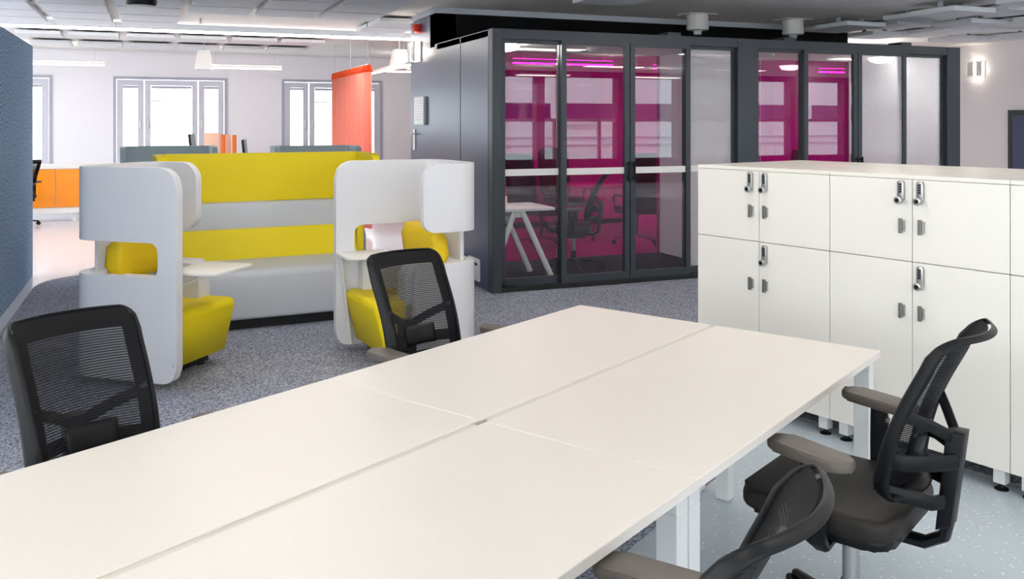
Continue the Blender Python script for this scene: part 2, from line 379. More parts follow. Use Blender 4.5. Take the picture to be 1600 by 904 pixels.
# suspended luminaires that light both the desks and the ceiling (added for their light, unseen above the frame)
def luminaire(x, y, lab, grp):
    l_ = thing('added_luminaire', lab, 'ceiling light', (x, y, 2.71), group=grp)
    box('body', (-.62, -.16, .01), (.62, .16, .04), 'white', l_); box('diffuser', (-.6, -.15, 0), (.6, .15, .01), 'lamp', l_); box('added_uplight', (-.58, -.05, .04), (.58, .05, .045), 'lamp_up', l_)
    for sx in (-.5, .5): box('cable', (sx-.003, -.003, .045), (sx+.003, .003, CE-2.71), 'silver', l_)
for x in (-3.6, -.6, 2.4, 5.4, 8.4, 11.4):
    for y in (-3.0, .4, 3.8): luminaire(x, y, 'added unseen luminaire above the desk area', 'added luminaires above the desk area')
for x, y in ((-2.9, 7.0), (.9, 6.3), (-4, 10), (-4.5, 14), (5.6, 5.6), (10.8, 5.6), (12.3, 7.4)): luminaire(x, y, 'added unseen luminaire above the lounge area', 'added luminaires above the lounge area')
sp = thing('ceiling_speaker', 'black round ceiling speaker with a silver rim at the top left', 'speaker', (-.11, 9.5, 2.78))
lathe('housing', [(.135, .0), (.145, .015), (.145, .17), (.10, .17)], 'black', sp); lathe('rim', [(.10, -.02), (.125, -.018), (.135, 0), (.10, .002)], 'silver', sp)
for x, y, lab in ((6.16, 9.22, 'white ceiling cylinder above the middle of the first booth'), (7.60, 9.22, 'white ceiling cylinder above the second booth')):
    c_ = thing('ceiling_projector', lab, 'ceiling fitting', (x, y, 2.72), group='white cylinder fittings under the ceiling')
    box('ceiling_plate', (-.20, -.14, .22), (.20, .14, .23), 'white', c_)
    lathe('drum', [(.125, .035), (.13, .04), (.13, .215), (.12, .222)], 'white', c_, 32); lathe('rim', [(.133, .05), (.136, .052), (.136, .07), (.133, .072)], 'white', c_, 32)
    lathe('neck', [(.045, -.02), (.05, -.015), (.05, .015), (.07, .036)], 'silver', c_)
for x, y, lab in ((.55, 11.9, 'small ceiling sprinkler left of centre below the beam light'), (7.9, 6.6, 'small ceiling sprinkler among the right hand panels')):
    s_ = thing('sprinkler', lab, 'sprinkler', (x, y, CE-.07)); cyl('stem', .012, .01, .07, 'silver', s_, 10); cyl('deflector', .03, 0, .006, 'silver', s_, 12)

# ================================================================== GLASS BOOTHS
GX, GY, BY, GT = 3.0, 7.93, 9.62, 2.53
S(box('wall_bulkhead', (GX, 9.80, 2.50), (9.03, 10.0, 2.885), 'soffit'))
S(box('trim_1', (GX-.03, 9.76, 2.885), (9.05, 9.80, CE), 'trim')); S(box('trim_2', (GX-.03, 9.80, 2.885), (GX, 10.9, CE), 'trim'))
col_ = S(box('wall_column', (GX, 9.80, 0), (3.25, 10.84, CE-.001), 'navy'))
bo = thing('glass_booth', 'dark framed glass meeting booths with sliding doors and navy side', 'glass booth', (0, 0, 0))
# frame
posts = [(2.985, 3.085), (5.79, 6.045), (8.80, 9.0)]
for a, b in posts: box('post', (a, GY-.03, 0), (b, GY+.08, GT), 'frame_dark', bo, .004, 1)
box('header', (3.085, GY-.02, 2.435), (5.79, GY+.08, GT), 'frame_dark', bo); box('header', (6.045, GY-.02, 2.435), (8.80, GY+.08, GT), 'frame_dark', bo)
box('threshold', (3.085, GY-.02, .006), (5.79, GY+.08, .055), 'frame_black', bo); box('threshold', (6.045, GY-.02, .006), (8.80, GY+.08, .055), 'frame_black', bo)
# glazed leaves: x0, x1, dotted, y offset, handle side, is_door
leaves = [(3.09, 3.76, 0, .05, 0, 0), (3.715, 4.475, 0, .0, 1, 1), (4.485, 5.20, 0, .0, -1, 1), (5.155, 5.80, 1, .05, 0, 0),
          (6.05, 6.72, 0, .05, 0, 0), (6.675, 7.43, 0, .0, 1, 1), (7.44, 8.16, 1, .0, -1, 1), (8.115, 8.80, 1, .05, 0, 0)]
for i, (a, b, dots, yo, hs, door) in enumerate(leaves):
    y = GY + yo
    lf = bpy.data.objects.new('door_leaf' if door else 'side_light', None); C.objects.link(lf); lf.parent = bo; lf.location = (a, y, 0)
    W = b-a; t = .055 if door else .05
    for nm, lo, hi in (('stile', (0, -.02, .055), (t, .025, 2.435)), ('stile', (W-t, -.02, .055), (W, .025, 2.435)), ('rail', (t, -.02, .055), (W-t, .025, .125)), ('rail', (t, -.02, 2.40), (W-t, .025, 2.435))):
        box(nm, lo, hi, 'frame_dark', lf)
    box('pane', (t, -.004, .125), (W-t, .004, 2.40), 'glassdot' if dots else 'glass', lf)
    if i < 4: box('white_strip', (t, -.0065, 1.115), (W-t, -.0045, 1.18), 'white', lf)
    if hs:
        hx = W-.028 if hs > 0 else .028
        bm = bmesh.new(); sweep(bm, [(hx, -.055, 1.04), (hx, -.055, 1.24)], .011, .011); 
        for z in (1.07, 1.21): sweep(bm, [(hx, -.055, z), (hx, -.02, z)], .008, .008)
        link('handle', fin(bm, 'handle', True), 'black', lf)
box('latch', (3.10, GY-.045, .06), (3.21, GY-.02, .10), 'frame_black', bo, .006)
# roof, side panels, partitions, back glass
box('roof', (2.99, GY+.08, 2.46), (9.0, 9.70, 2.52), 'ceil', bo)
for (a, b) in ((GY+.10, 8.86), (8.875, 9.79)): box('side_panel', (2.99, a, .0), (3.05, b, GT), 'navy', bo, .004, 1)
box('booth_floor', (3.05, GY+.08, 0), (8.9, BY, .012), 'carpet_dark', bo)
box('partition_wall', (5.87, GY+.08, .012), (5.95, 9.70, 2.46), 'wall', bo); box('partition_wall', (8.88, GY+.08, .012), (8.96, 9.70, 2.46), 'wall', bo)
for a, b in ((3.05, 4.45), (4.46, 5.87), (5.95, 7.4), (7.41, 8.88)): box('magenta_pane', (a, BY, .012), (b, BY+.01, 2.46), 'magenta', bo)
for x in (5.0, 6.5, 8.2): 
    box('roof_bracket', (x, GY+.1, GT-.01), (x+.16, GY+.3, GT+.05), 'frame_dark', bo)
for x, y, lab in ((3.45, 8.75, 'round opal ceiling lamp glowing inside the first booth'), (8.60, 8.75, 'round opal ceiling lamp glowing inside the second booth')):
    o_ = thing('opal_lamp', lab, 'ceiling light', (x, y, 2.46)); lathe('shade', [(.05, -.075), (.12, -.06), (.155, -.02), (.15, -.005)], 'glow_opal', o_, 32); cyl('base', .16, -.006, 0, 'white', o_, 32)
for x, lab in ((4.5, 'small round smoke detector under the first booth ceiling'), (6.9, 'small round smoke detector under the second booth ceiling')):
    o_ = thing('smoke_detector', lab, 'detector', (x, 8.8, 2.46)); lathe('cover', [(.03, -.045), (.05, -.03), (.055, -.01), (.055, -.006)], 'white', o_, 20); cyl('base', .065, -.006, 0, 'white', o_, 20)
vt = thing('wall_vent', 'white plate with a dark slot low on the navy booth side', 'vent', (2.99, 8.405, .17))
box('plate', (-.02, -.155, -.11), (0, .155, .11), 'white', vt, .004); box('slot', (-.024, -.12, .045), (-.018, .115, .07), 'frame_black', vt)
# column fittings (facing the window side)
ab = thing('alarm_bell', 'red round alarm bell high on the navy column', 'alarm', (GX, 10.43, 2.77)); ab.rotation_euler = (0, -R(90), 0)
lathe('dome', [(.055, .02), (.06, .045), (.052, .075), (.03, .09), (.005, .095)], 'red', ab); lathe('base', [(.04, 0), (.062, .0), (.062, .02), (.04, .021)], 'red', ab)
def wall_lamp(lab, loc, rz, e):
    o_ = thing('wall_lamp', lab, 'wall lamp', loc, rz)      # faces local -y
    box('back_plate', (-.14, -.015, -.12), (.14, 0, .12), 'white', o_)
    box('cover', (-.14, -.10, -.12), (-.02, -.085, .12), 'white', o_, .003, 1); box('cover', (.04, -.10, -.12), (.14, -.085, .12), 'white', o_, .003, 1)
    box('tube', (-.09, -.06, -.115), (-.07, -.04, .115), 'glow_soft', o_); box('tube', (.07, -.06, -.115), (.09, -.04, .115), 'glow_soft', o_)
    l = bpy.data.lights.new('wall_lamp_light', 'POINT'); l.energy = e; l.shadow_soft_size = .05; l.color = (1, .88, .72)
    lo = bpy.data.objects.new('wall_lamp_light', l); C.objects.link(lo); lo.parent = o_; lo.location = (0, -.06, .0)
wall_lamp('glowing wall lamp on the navy column below the red bell', (GX, 10.5, 2.49), -R(90), 3)
wall_lamp('glowing wall lamp on the white wall at far right', (13.0, 11.05, 2.53), -R(90), 4)
ib = thing('info_board', 'framed grey notice board on the navy column', 'notice', (GX, 10.36, 1.77))
box('frame', (-.035, -.21, -.17), (0, .21, .17), 'silver', ib, .004, 1); box('sheet', (-.037, -.19, -.155), (-.034, .19, .155), 'white', ib)
for q in range(8): box('text_line', (-.0385, -.15+(.05 if q == 7 else 0), .12-q*.033), (-.0368, .15, .13-q*.033), 'silver', ib)
dh = thing('door_handle', 'white lever handle plate on the navy column below the notice board', 'handle', (GX, 10.66, 1.43))
box('plate', (-.012, -.04, -.14), (0, .04, .12), 'white', dh, .003); bar('lever', [(-.01, 0, .06), (-.05, 0, .06), (-.055, -.10, .06)], .009, .009, 'silver', dh)

# ---- hall behind the magenta glass
S(box('wall_hall', (4.0, 13.2, 0), (13, 13.3, CE), 'wall'))
S(prism('wall_hall_side', [(3.25, 10.84), (3.35, 10.84), (4.1, 13.2), (4.0, 13.2)], 0, CE, 'wall', smooth=False))
for x, y, q in ((5.2, 11.0, 'first booth'), (7.6, 11.4, 'dotted pane of the first booth'), (10.5, 11.2, 'second booth')):  # pendants added to brighten the hall behind the magenta glass
    l_ = thing('added_linear_pendant', 'slim linear pendant lamp added to light the hall, behind the %s and magenta glass' % q, 'pendant lamp', (x, y, 2.42), group='added linear pendants in the hall behind the booths')
    box('body', (-.75, -.04, .012), (.75, .04, .06), 'white', l_); box('diffuser', (-.74, -.035, 0), (.74, .035, .012), 'lamp_hall', l_); box('added_uplight', (-.74, -.03, .06), (.74, .03, .064), 'lamp_hall', l_)
    for sx in (-.6, .6): box('cable', (sx-.003, -.003, .06), (sx+.003, .003, CE-2.42), 'silver', l_)
hc = thing('hall_cabinet', 'low pale cabinet along the wall behind the magenta glass', 'cabinet', (4.3, 12.7, 0))
box('carcass', (0, 0, .08), (3.0, .45, .9), 'white', hc); box('plinth', (.05, .05, 0), (2.95, .4, .08), 'frame_black', hc)
for k in range(5): box('door', (.01+k*.6, -.018, .1), (.59+k*.6, 0, .88), 'white', hc)
mt = thing('meeting_table', 'white meeting table seen behind the magenta glass', 'table', (6.45, 11.35, 0))
prism('tabletop', rrect(-.95, -.5, .95, .5, .05), .715, .74, 'white', mt, bev=.004)
for sx in (-1, 1):
    for sy in (-1, 1): box('leg', (sx*.85-.025, sy*.42-.025, 0), (sx*.85+.025, sy*.42+.025, .715), 'white', mt)
def meeting_chair(x, y, rz, lab):
    c_ = thing('meeting_chair', lab, 'chair', (x, y, 0), rz, 'plum meeting chairs behind the magenta glass')
    prism('seat', rrect(-.25, -.24, .25, .24, .06), .42, .50, 'magch', c_, bev=.02)
    prism('backrest', rrect(-.24, .52, .24, 1.24, .05), -.04, .04, 'magch', c_, bev=.02, axis='y', loc=(0, -.25, 0), rot=(R(8), 0, 0))
    cyl('column', .025, .12, .42, 'steel', c_, 12)
    for k in range(5):
        a = R(72*k+18); bar('base_leg', [(.02*math.cos(a), .02*math.sin(a), .12), (.30*math.cos(a), .30*math.sin(a), .075)], .018, .014, 'steel', c_)
        cyl('castor', .03, -.015, .015, 'black', c_, 12, loc=(.30*math.cos(a), .30*math.sin(a), .03), rot=(R(90), 0, a))
    for sx in (-1, 1): bar('armrest', [(sx*.26, -.2, .66), (sx*.28, .05, .67), (sx*.28, .12, .62), (sx*.26, .1, .47)], .02, .014, 'magch', c_)
meeting_chair(4.75, 10.75, R(-70), 'high-backed meeting chair at the left end of the white table'); meeting_chair(5.75, 12.15, R(180), 'high-backed meeting chair on the far side of the white table')
meeting_chair(6.0, 10.42, R(-8), 'high-backed meeting chair on the near side of the white table'); meeting_chair(8.2, 10.5, R(60), 'meeting chair behind the magenta glass of the second booth')
# ---- trestle desk in the first booth
td = thing('trestle_desk', 'white trestle desk with splayed legs inside the first booth', 'desk', (3.30, 8.60, .012))
prism('tabletop', rrect(-.22, -.33, .52, .33, .03), .725, .75, 'white', td, bev=.004)
for sy in (-1, 1):
    bar('leg', [(.16, sy*.28, .725), (.50, sy*.30, 0)], .024, .03, 'white', td); bar('leg', [(.08, sy*.28, .725), (-.20, sy*.30, 0)], .024, .03, 'white', td)
box('rail', (.06, -.28, .66), (.18, .28, .725), 'white', td)
bg = thing('desk_organiser', 'small pale organiser box on the booth trestle desk', 'organiser', (3.32, 8.78, .762)); prism('body', rrect(-.15, -.06, .15, .06, .03), 0, .09, 'peach', bg, bev=.01); box('lid', (-.12, -.04, .09), (.12, .04, .10), 'white', bg, .003)

# ================================================================== FAR ZONE
cr = thing('orange_credenza', 'white low credenza with orange doors along the far window wall', 'cabinet', (-2.6, 16.3, 0))
box('top', (0, -.02, .87), (2.8, .5, .93), 'white', cr); box('base', (0, 0, .14), (2.8, .48, .22), 'white', cr); box('carcass', (.01, .02, .22), (2.79, .48, .87), 'white', cr)
for k in range(5): box('door', (.005+k*.556, .0, .235), (.551+k*.556, .02, .86), 'orange', cr, .004, 1)
for k in range(3): box('leg', (.15+k*1.2, .1, 0), (.21+k*1.2, .16, .14), 'white', cr)
fd = thing('far_desk', 'white workstation desk by the far windows behind the sofas', 'desk', (.2, 15.9, 0))
box('tabletop', (0, 0, .715), (2.2, .8, .74), 'white', fd)
for x in (.05, 2.1):
    for y in (.05, .7): box('leg', (x, y, 0), (x+.05, y+.05, .715), 'white', fd)
def screen(x0, x1, y, m, lab, z1=1.45):
    s_ = thing('desk_screen', lab, 'desk screen', (x0, y, .742)); W = x1-x0
    prism('panel', rrect(0, .03, W, z1-.742, .015), -.015, .015, m, s_, axis='y', bev=.004); box('foot', (.02, -.06, 0), (.06, .06, .03), 'silver', s_); box('foot', (W-.06, -.06, 0), (W-.02, .06, .03), 'silver', s_)
screen(.81, 1.06, 16.3, 'peach', 'pale peach desk screen left of the orange ones'); screen(1.08, 1.16, 16.24, 'orange_glow', 'narrow orange desk screen beside the peach one', 1.42)
screen(1.17, 1.26, 16.34, 'peach', 'pale screen between two orange desk screens', 1.41); screen(1.27, 1.34, 16.18, 'orange_glow', 'narrow orange desk screen at the right end', 1.41)
for x, y, rz, z1, lab in ((.68, 16.45, 80, 1.43, 'black monitor edge-on left of the peach desk screen'), (1.52, 16.12, 80, 1.33, 'black monitor edge-on right of the orange desk screens')):
    m_ = thing('monitor', lab, 'monitor', (x, y, .742), R(rz)); prism('display', rrect(-.27, .2, .27, z1-.742, .01), -.02, .02, 'black', m_, axis='y', rot=(R(-6), 0, 0)); box('stand', (-.03, .03, .01), (.03, .06, .35), 'black', m_); box('foot', (-.12, -.08, 0), (.12, .1, .012), 'black', m_)
# curtain hung across the far zone
cu = thing('orange_curtain', 'sheer coral orange curtain hanging from the ceiling', 'curtain', (2.87, 0, 0))
def pleats(z0, z1, mname, name, off):
    bm = bmesh.new(); n = 150; a_, b_ = [], []
    for k in range(n+1):
        y = 12.64 + 2.6*k/n; x = .055*math.sin(2*math.pi*k/n*13)+off
        a_.append(bm.verts.new((x*1.15, y, z0))); b_.append(bm.verts.new((x, y, z1)))
    for k in range(n): bm.faces.new((a_[k], a_[k+1], b_[k+1], b_[k]))
    o = link(name, fin(bm, name, True, 80), mname, cu); s = o.modifiers.new('thick', 'SOLIDIFY'); s.thickness = .003; return o
pleats(.10, 2.36, 'curtain', 'cloth', 0); pleats(2.36, 2.46, 'curtain_hem', 'heading', 0)
box('rail', (-.012, 12.6, 2.46), (.012, 15.3, 2.475), 'silver', cu)
for y in (12.7, 13.9, 15.2): box('suspension_cable', (-.003, y-.003, 2.475), (.003, y+.003, CE), 'silver', cu)
def pend_line(x0, x1, y, z, lab):
    l_ = thing('line_pendant', lab, 'pendant lamp', ((x0+x1)/2, y, z)); a = (x1-x0)/2
    box('body', (-a, -.04, .025), (a, .04, .055), 'white', l_); box('added_uplight', (-a, -.035, .055), (a, .035, .06), 'glow_warm', l_); box('diffuser', (-a, -.038, 0), (a, .038, .025), 'glow_warm', l_)  # glowing strip on top is added to brighten the far zone
    for sx in (-.8, .8): box('cable', (sx*a-.003, -.003, .055), (sx*a+.003, .003, CE-z), 'silver', l_)
pend_line(-2.2, -.77, 16.5, 2.58, 'warm linear pendant left over the orange credenza'); pend_line(.89, 2.15, 16.5, 2.58, 'warm linear pendant between the two wide windows'); pend_line(4.1, 5.4, 16.5, 2.58, 'warm linear pendant beside the navy column')
for x, y, lab in ((.73, 14.8, 'white box pendant fitting in front of the wide window'), (3.55, 13.5, 'white box pendant fitting right of the coral curtain')):
    p_ = thing('box_pendant', lab, 'pendant lamp', (x, y, 2.46)); bm = bmesh.new()
    v0 = [bm.verts.new((sx*.14, sy*.12, 0)) for sx, sy in ((-1, -1), (1, -1), (1, 1), (-1, 1))]; v1 = [bm.verts.new((sx*.09, sy*.09, .30)) for sx, sy in ((-1, -1), (1, -1), (1, 1), (-1, 1))]
    bm.faces.new(v0[::-1]); bm.faces.new(v1)
    for k in range(4): bm.faces.new((v0[k], v0[(k+1) % 4], v1[(k+1) % 4], v1[k]))
    link('housing', fin(bm, 'housing'), 'white', p_); box('cord', (-.006, -.006, .30), (.006, .006, CE-2.46), 'silver', p_); box('lens', (-.10, -.09, -.012), (.10, .09, 0), 'trim', p_)
lp = thing('long_pendant', 'white linear pendant running towards the windows beside the curtain', 'pendant lamp', (3.3, 12.0, 2.42))
box('body', (-.05, 0, .012), (.05, 2.6, .05), 'white', lp); box('diffuser', (-.045, .01, 0), (.045, 2.59, .012), 'glow_soft', lp)
for y in (.3, 2.3): box('cable', (-.003, y, .05), (.003, y+.006, CE-2.42), 'silver', lp)
dc = thing('dark_cabinet', 'dark grey framed cabinet door at the far right behind the lockers', 'cabinet', (12.98, 10.43, 0), 0)
box('frame', (-.05, -1.0, 0), (.02, 0, 1.83), 'frame_dark', dc); box('door', (-.07, -.92, .02), (-.05, -.10, 1.74), 'navy', dc, .004, 1); box('handle', (-.09, -.86, .95), (-.07, -.84, 1.1), 'silver', dc)

# ================================================================== LOUNGE
def shell(name, path, strips, m, parent, th=.06, bev=.016):
    """path: plan points; strips: list of (u0, u1, fz0(u), fz1(u), rows). Sheet is thickened and its edges rounded."""
    P = [Vector((x, y)) for x, y in path]; L = [0.]
    for a, b in zip(P, P[1:]): L.append(L[-1]+(b-a).length)
    tot = L[-1]
    def at(u_):
        u_ = min(max(u_, 0), tot)
        for i in range(len(P)-1):
            if u_ <= L[i+1]+1e-9:
                t = (u_-L[i])/max(L[i+1]-L[i], 1e-9); return P[i].lerp(P[i+1], t)
        return P[-1]
    bm = bmesh.new()
    for (us, f0, f1, nr) in strips:
        g = []
        for u_ in us:
            p = at(u_); a, b = f0(u_), f1(u_)
            g.append([bm.verts.new((p.x, p.y, a+(b-a)*k/nr)) for k in range(nr+1)])
        for A, B in zip(g, g[1:]):
            for k in range(nr): bm.faces.new((A[k], B[k], B[k+1], A[k+1]))
    bmesh.ops.remove_doubles(bm, verts=bm.verts[:], dist=.0004)
    o = link(name, fin(bm, name, True, 80), m, parent)
    s = o.modifiers.new('thick', 'SOLIDIFY'); s.thickness = th; s.offset = 0; s.use_even_offset = True
    b = o.modifiers.new('round', 'BEVEL'); b.width = bev; b.segments = 3; b.limit_method = 'ANGLE'; b.angle_limit = R(50)
    o.modifiers.new('wn', 'WEIGHTED_NORMAL')
    return o, tot
def samples(*knots, step=.03):
    out = []
    for a, b in zip(knots, knots[1:]):
        n = max(1, int(math.ceil((b-a)/step))); out += [a+(b-a)*k/n for k in range(n)]
    return out+[knots[-1]]
def rnd(u_, e, r, sgn):      # rise of a rounded corner that ends at u = e; sgn +1 corner at the right end, -1 at the left end
    d = r - sgn*(e-u_)
    return 0. if d <= 0 else r - math.sqrt(max(r*r-d*d, 0))
def armchair(lab, loc, rz, tab, brace, D=.78, W=.70, wing=.40):
    """faces local +x; the full-height side panel with its window is on local -y (the sitter's right)"""
    c_ = thing('booth_armchair', lab, 'armchair', loc, rz, 'pair of high-backed booth armchairs')
    x0, x1, y0, y1, r = -D/2, D/2, -W/2, W/2, .13
    path = [(x1, y0)] + [(x0+r+(r*math.cos(R(a))), y0+r+r*math.sin(R(a))) for a in range(270, 179, -10)] + [(x0+r+r*math.cos(R(a)), y1-r+r*math.sin(R(a))) for a in range(180, 89, -10)]
    up = path + [(x1-.32, y1)]
    ZT, ZB, ZA, cw, fr_ = 1.36, .90, .69, .135, .06
    tot = (D-r)+math.pi*r/2*2+(W-2*r)+(D-r-.32); uw = tot-(D-wing)+.32
    r1, r2 = .13, .09
    ZF = .05
    # strips share their rows along the column, so the panel is one sheet
    def low_b(u_): return ZF+rnd(u_, 0, .10, -1)
    def low_t(u_): return ZA+fr_ if u_ <= cw else ZA+rnd(u_, cw, fr_, -1) if u_ < cw+fr_ else ZA
    def up_b(u_): return ZB-fr_ if u_ <= cw else (ZB-rnd(u_, cw, fr_, -1) if u_ < cw+fr_ else ZB+rnd(u_, uw, r2, 1))
    def up_t(u_): return ZT-rnd(u_, 0, r1, -1)-rnd(u_, uw, r1, 1)
    def low_t2(u_): return low_t(u_)-rnd(u_, tot, .06, 1)
    ca = samples(0, .02, .05, .10, cw, step=.02)
    fa = [cw+fr_*(1-math.cos(R(90*k/6))) for k in range(7)]
    us_u = ca + fa[1:] + samples(cw+fr_, uw-r1, step=.035)[1:] + [uw-r1+r1*math.sin(R(90*k/8)) for k in range(1, 9)]
    us_l = ca + fa[1:] + samples(cw+fr_, tot, step=.035)[1:]
    us_l[-1] = tot
    sh, _ = shell('shell', up, [(us_u, up_b, up_t, 6), (us_l, low_b, low_t2, 8), (ca, lambda q: ZA+fr_, lambda q: ZB-fr_, 3)], 'leather', c_)
    # padded inner arms and back below the window line
    prism('arm', rrect(x0+.05, .16, x1-.16, ZA-.015, (.02, .07, .05, .02)), y0+.03, y0+.14, 'leather', c_, bev=.02, axis='y')
    prism('arm', rrect(x0+.05, .16, x1-.27, ZA-.005, (.02, .03, .07, .02)), y1-.16, y1-.03, 'leather', c_, bev=.02, axis='y')
    prism('back_rest', rrect(y0+.08, .3, y1-.08, ZA-.01, .03), x0+.03, x0+.16, 'leather', c_, bev=.02, axis='x')
    # seat block, tapering forward and down
    seat = [(x0+.14, .10), (x1-.14, .10), (x1-.065, .40), (x1-.068, .43), (x1-.085, .448), (x1-.11, .455), (x0+.14, .45)]
    prism('seat', seat, y0+.04, y1-.03, 'yellow', c_, bev=.022, seg=4, axis='y')
    cs = prism('cushion', rrect(y0+.05, .655, y1-.05, .925, .07), -.05, .05, 'ochre', c_, bev=.04, seg=4, axis='x', loc=(x0+.13, 0, 0), rot=(0, R(8), 0))
    prism('cushion_support', rrect(y0+.13, .60, y1-.13, 1.0, .03), x0+.035, x0+.06, 'leather', c_, bev=.008, axis='x')
    # writing tablet on a slanting bar
    tx0, tx1, ty0, ty1 = tab
    tb = prism('tablet', rrect(x1+tx0, y0+ty0, x1+tx1, y0+ty1, (.02, .05, .05, .02)), .70, .715, 'white', c_, bev=.004)
    bar('brace', [(x1+p_[0], y0+p_[1], p_[2]) for p_ in brace], .008, .020, 'white', tb, up=Vector((0, 1, 0)))
    for sx in (-.25, .12):
        for sy in (-.24, .22): cyl('foot', .025, 0, .10, 'frame_black', c_, 12, loc=(sx, sy, 0))
    box('base', (x0+.06, y0+.06, .02), (x1-.26, y1-.06, .10), 'frame_black', c_)
    box('fabric_tab', (x1-.03, y0-.034, .16), (x1-.015, y0-.028, .185), 'silver', c_)
    return c_
armchair('pale grey booth armchair with yellow seat facing right at the left', (.063, 6.26, 0), R(-39), (-.16, .20, .06, .50), [(.08, .28, .70), (.05, .26, .685), (-.20, .05, .56)])
armchair('pale grey booth armchair with yellow seat facing left before the navy booth', (1.62, 6.03, 0), R(186), (-.36, .01, .03, .36), [(-.012, .07, .70), (-.02, .07, .67), (-.105, .045, .06)])
def sofa(name, lab, loc, rz, W, cols_, wing=.6, grp=None):
    s_ = thing(name, lab, 'sofa', loc, rz, grp); a = W/2     # faces local -y, back at y = 0
    up, mid, low, seat = cols_
    r = .10
    path = [(-a, -wing)] + [(-a+r+r*math.cos(R(q)), -r+r*math.sin(R(q))) for q in range(180, 89, -15)] + [(a-r+r*math.cos(R(q)), -r+r*math.sin(R(q))) for q in range(90, -1, -15)] + [(a, -wing)]
    tot = 2*(wing-r)+math.pi*r+(W-2*r); rr = .10
    us = [rr*(1-math.cos(R(90*k/6))) for k in range(7)] + samples(rr, tot-rr, step=.04)[1:] + [tot-rr+rr*math.sin(R(90*k/6)) for k in range(1, 7)]
    shell('upper_back', path, [(us, lambda u_: .945+rnd(u_, 0, rr, -1)+rnd(u_, tot, rr, 1), lambda u_: 1.366-rnd(u_, 0, rr, -1)-rnd(u_, tot, rr, 1), 5)], up, s_)
    prism('middle_band', rrect(-.12, .70, -.03, .945, .03), -a+.03, a-.03, mid, s_, axis='x', bev=.012)
    prism('lower_back', [(-.24, .46), (-.04, .46), (-.04, .72), (-.13, .72)], -a+.06, a-.06, low, s_, axis='x', bev=.02, seg=3)
    prism('seat', rrect(-.86, .09, -.04, .475, (.03, .03, .02, .06)), -a+.03, a-.03, seat, s_, axis='x', bev=.02, seg=3)
    box('plinth', (-a+.12, -.78, 0), (a-.12, -.1, .09), 'frame_black', s_)
    for sx in (-1, 1): prism('end_post', rrect(-.10, .12, .0, 1.0, .02), sx*a-.03, sx*a+.03, up, s_, axis='x', bev=.015)
    return s_
sofa('booth_sofa', 'yellow and grey high-backed sofa with wings between the two armchairs', (.88, 8.10, 0), R(4), 1.74, ('yellow', 'leather_band', 'yellow', 'leather_band'))
sofa('booth_sofa', 'blue-grey high-backed sofa behind the left end of the yellow one', (.15, 10.85, 0), R(2), .94, ('greysofa',)*4, .45)
sofa('booth_sofa', 'blue-grey high-backed sofa behind the right end of the yellow one', (1.69, 10.40, 0), R(2), .90, ('greysofa',)*4, .45)

# ================================================================== LOCKERS
LB = math.atan2(-LD.y, -LD.x)        # local +x runs along the front towards the camera, local +y into the run
DW, Z0, ZM, ZTp, DP = .4445, .105, .972, 1.385, .50
def lock_parts(door, x, z):
    l_ = prism('combination_lock', rrect(x-.016, z-.05, x+.016, z+.05, .012), -.016, 0, 'steel', door, axis='y', bev=.002)
    box('dial_window', (x-.008, -.018, z-.012), (x+.008, -.0155, z+.038), 'steel_dark', l_)
    for q in range(4): box('dial_digit', (x-.007, -.0192, z-.008+q*.0115), (x+.007, -.0178, z-.001+q*.0115), 'black', l_)
    cyl('lock_knob', .019, 0, .022, 'steel', l_, 16, loc=(x-.003, -.016, z-.045), rot=(R(90), 0, 0), bev=.003)
    cyl('key_core', .010, 0, .003, 'black', l_, 12, loc=(x-.003, -.038, z-.045), rot=(R(90), 0, 0))
def locker(lab, along, back=False, locks=(1, 1, 0, 1)):
    o = thing('locker_cabinet', lab, 'locker', (0, 0, 0), LB if not back else LB+math.pi, 'ivory locker cabinets')
    p = Lf - LD*along
    if back: p = Lf - LD*(along+2*DW) + LN*(2*DP+.01)
    o.location = (p.x, p.y, 0); W = 2*DW
    box('carcass', (.004, .02, Z0), (W-.004, DP, ZTp-.02), 'locker_in', o); box('top', (.001, 0, ZTp-.02), (W-.001, DP, ZTp), 'locker', o, .002, 1)
    n = 0
    for row, (a, b) in enumerate(((ZM+.002, ZTp-.022), (Z0, ZM-.002))):
        for k in range(2):
            d = box('door', (k*DW+.0018, 0, a), ((k+1)*DW-.0018, .019, b), 'locker', o, .0015, 1)
            hx = DW-.060 if k == 0 else DW+.036
            z = b-(.222 if row == 0 else .235)
            h = box('handle', (hx, -.022, z-.036), (hx+.018, -.012, z+.036), 'steel_dark', d, .002, 1); box('handle_post', (hx+.010, -.013, z-.026), (hx+.026, 0, z+.026), 'steel', h)
            if locks[n]: lock_parts(d, hx+.008, b-.054 if row == 0 else b-.062)
            n += 1
    for x in (.035, W-.085):
        for y in (.03, DP-.08):
            lg = box('leg', (x, y, .035), (x+.05, y+.05, Z0), 'legmetal', o); lathe('levelling_foot', [(.03, 0), (.03, .008), (.012, .016), (.008, .036)], 'black', lg, 14, loc=(x+.025, y+.025, 0))
    return o
locker('ivory locker cabinet at the left end of the row', 0); locker('ivory locker cabinet in the middle, behind the office chair', 2*DW); locker('ivory locker cabinet cut off by the right edge', 4*DW)
for k, lb in enumerate(('back-to-back ivory locker behind the left end cabinet', 'back-to-back ivory locker behind the middle cabinet', 'back-to-back ivory locker behind the right edge cabinet')): locker(lb, 2*DW*k, True, (1, 1, 1, 1))

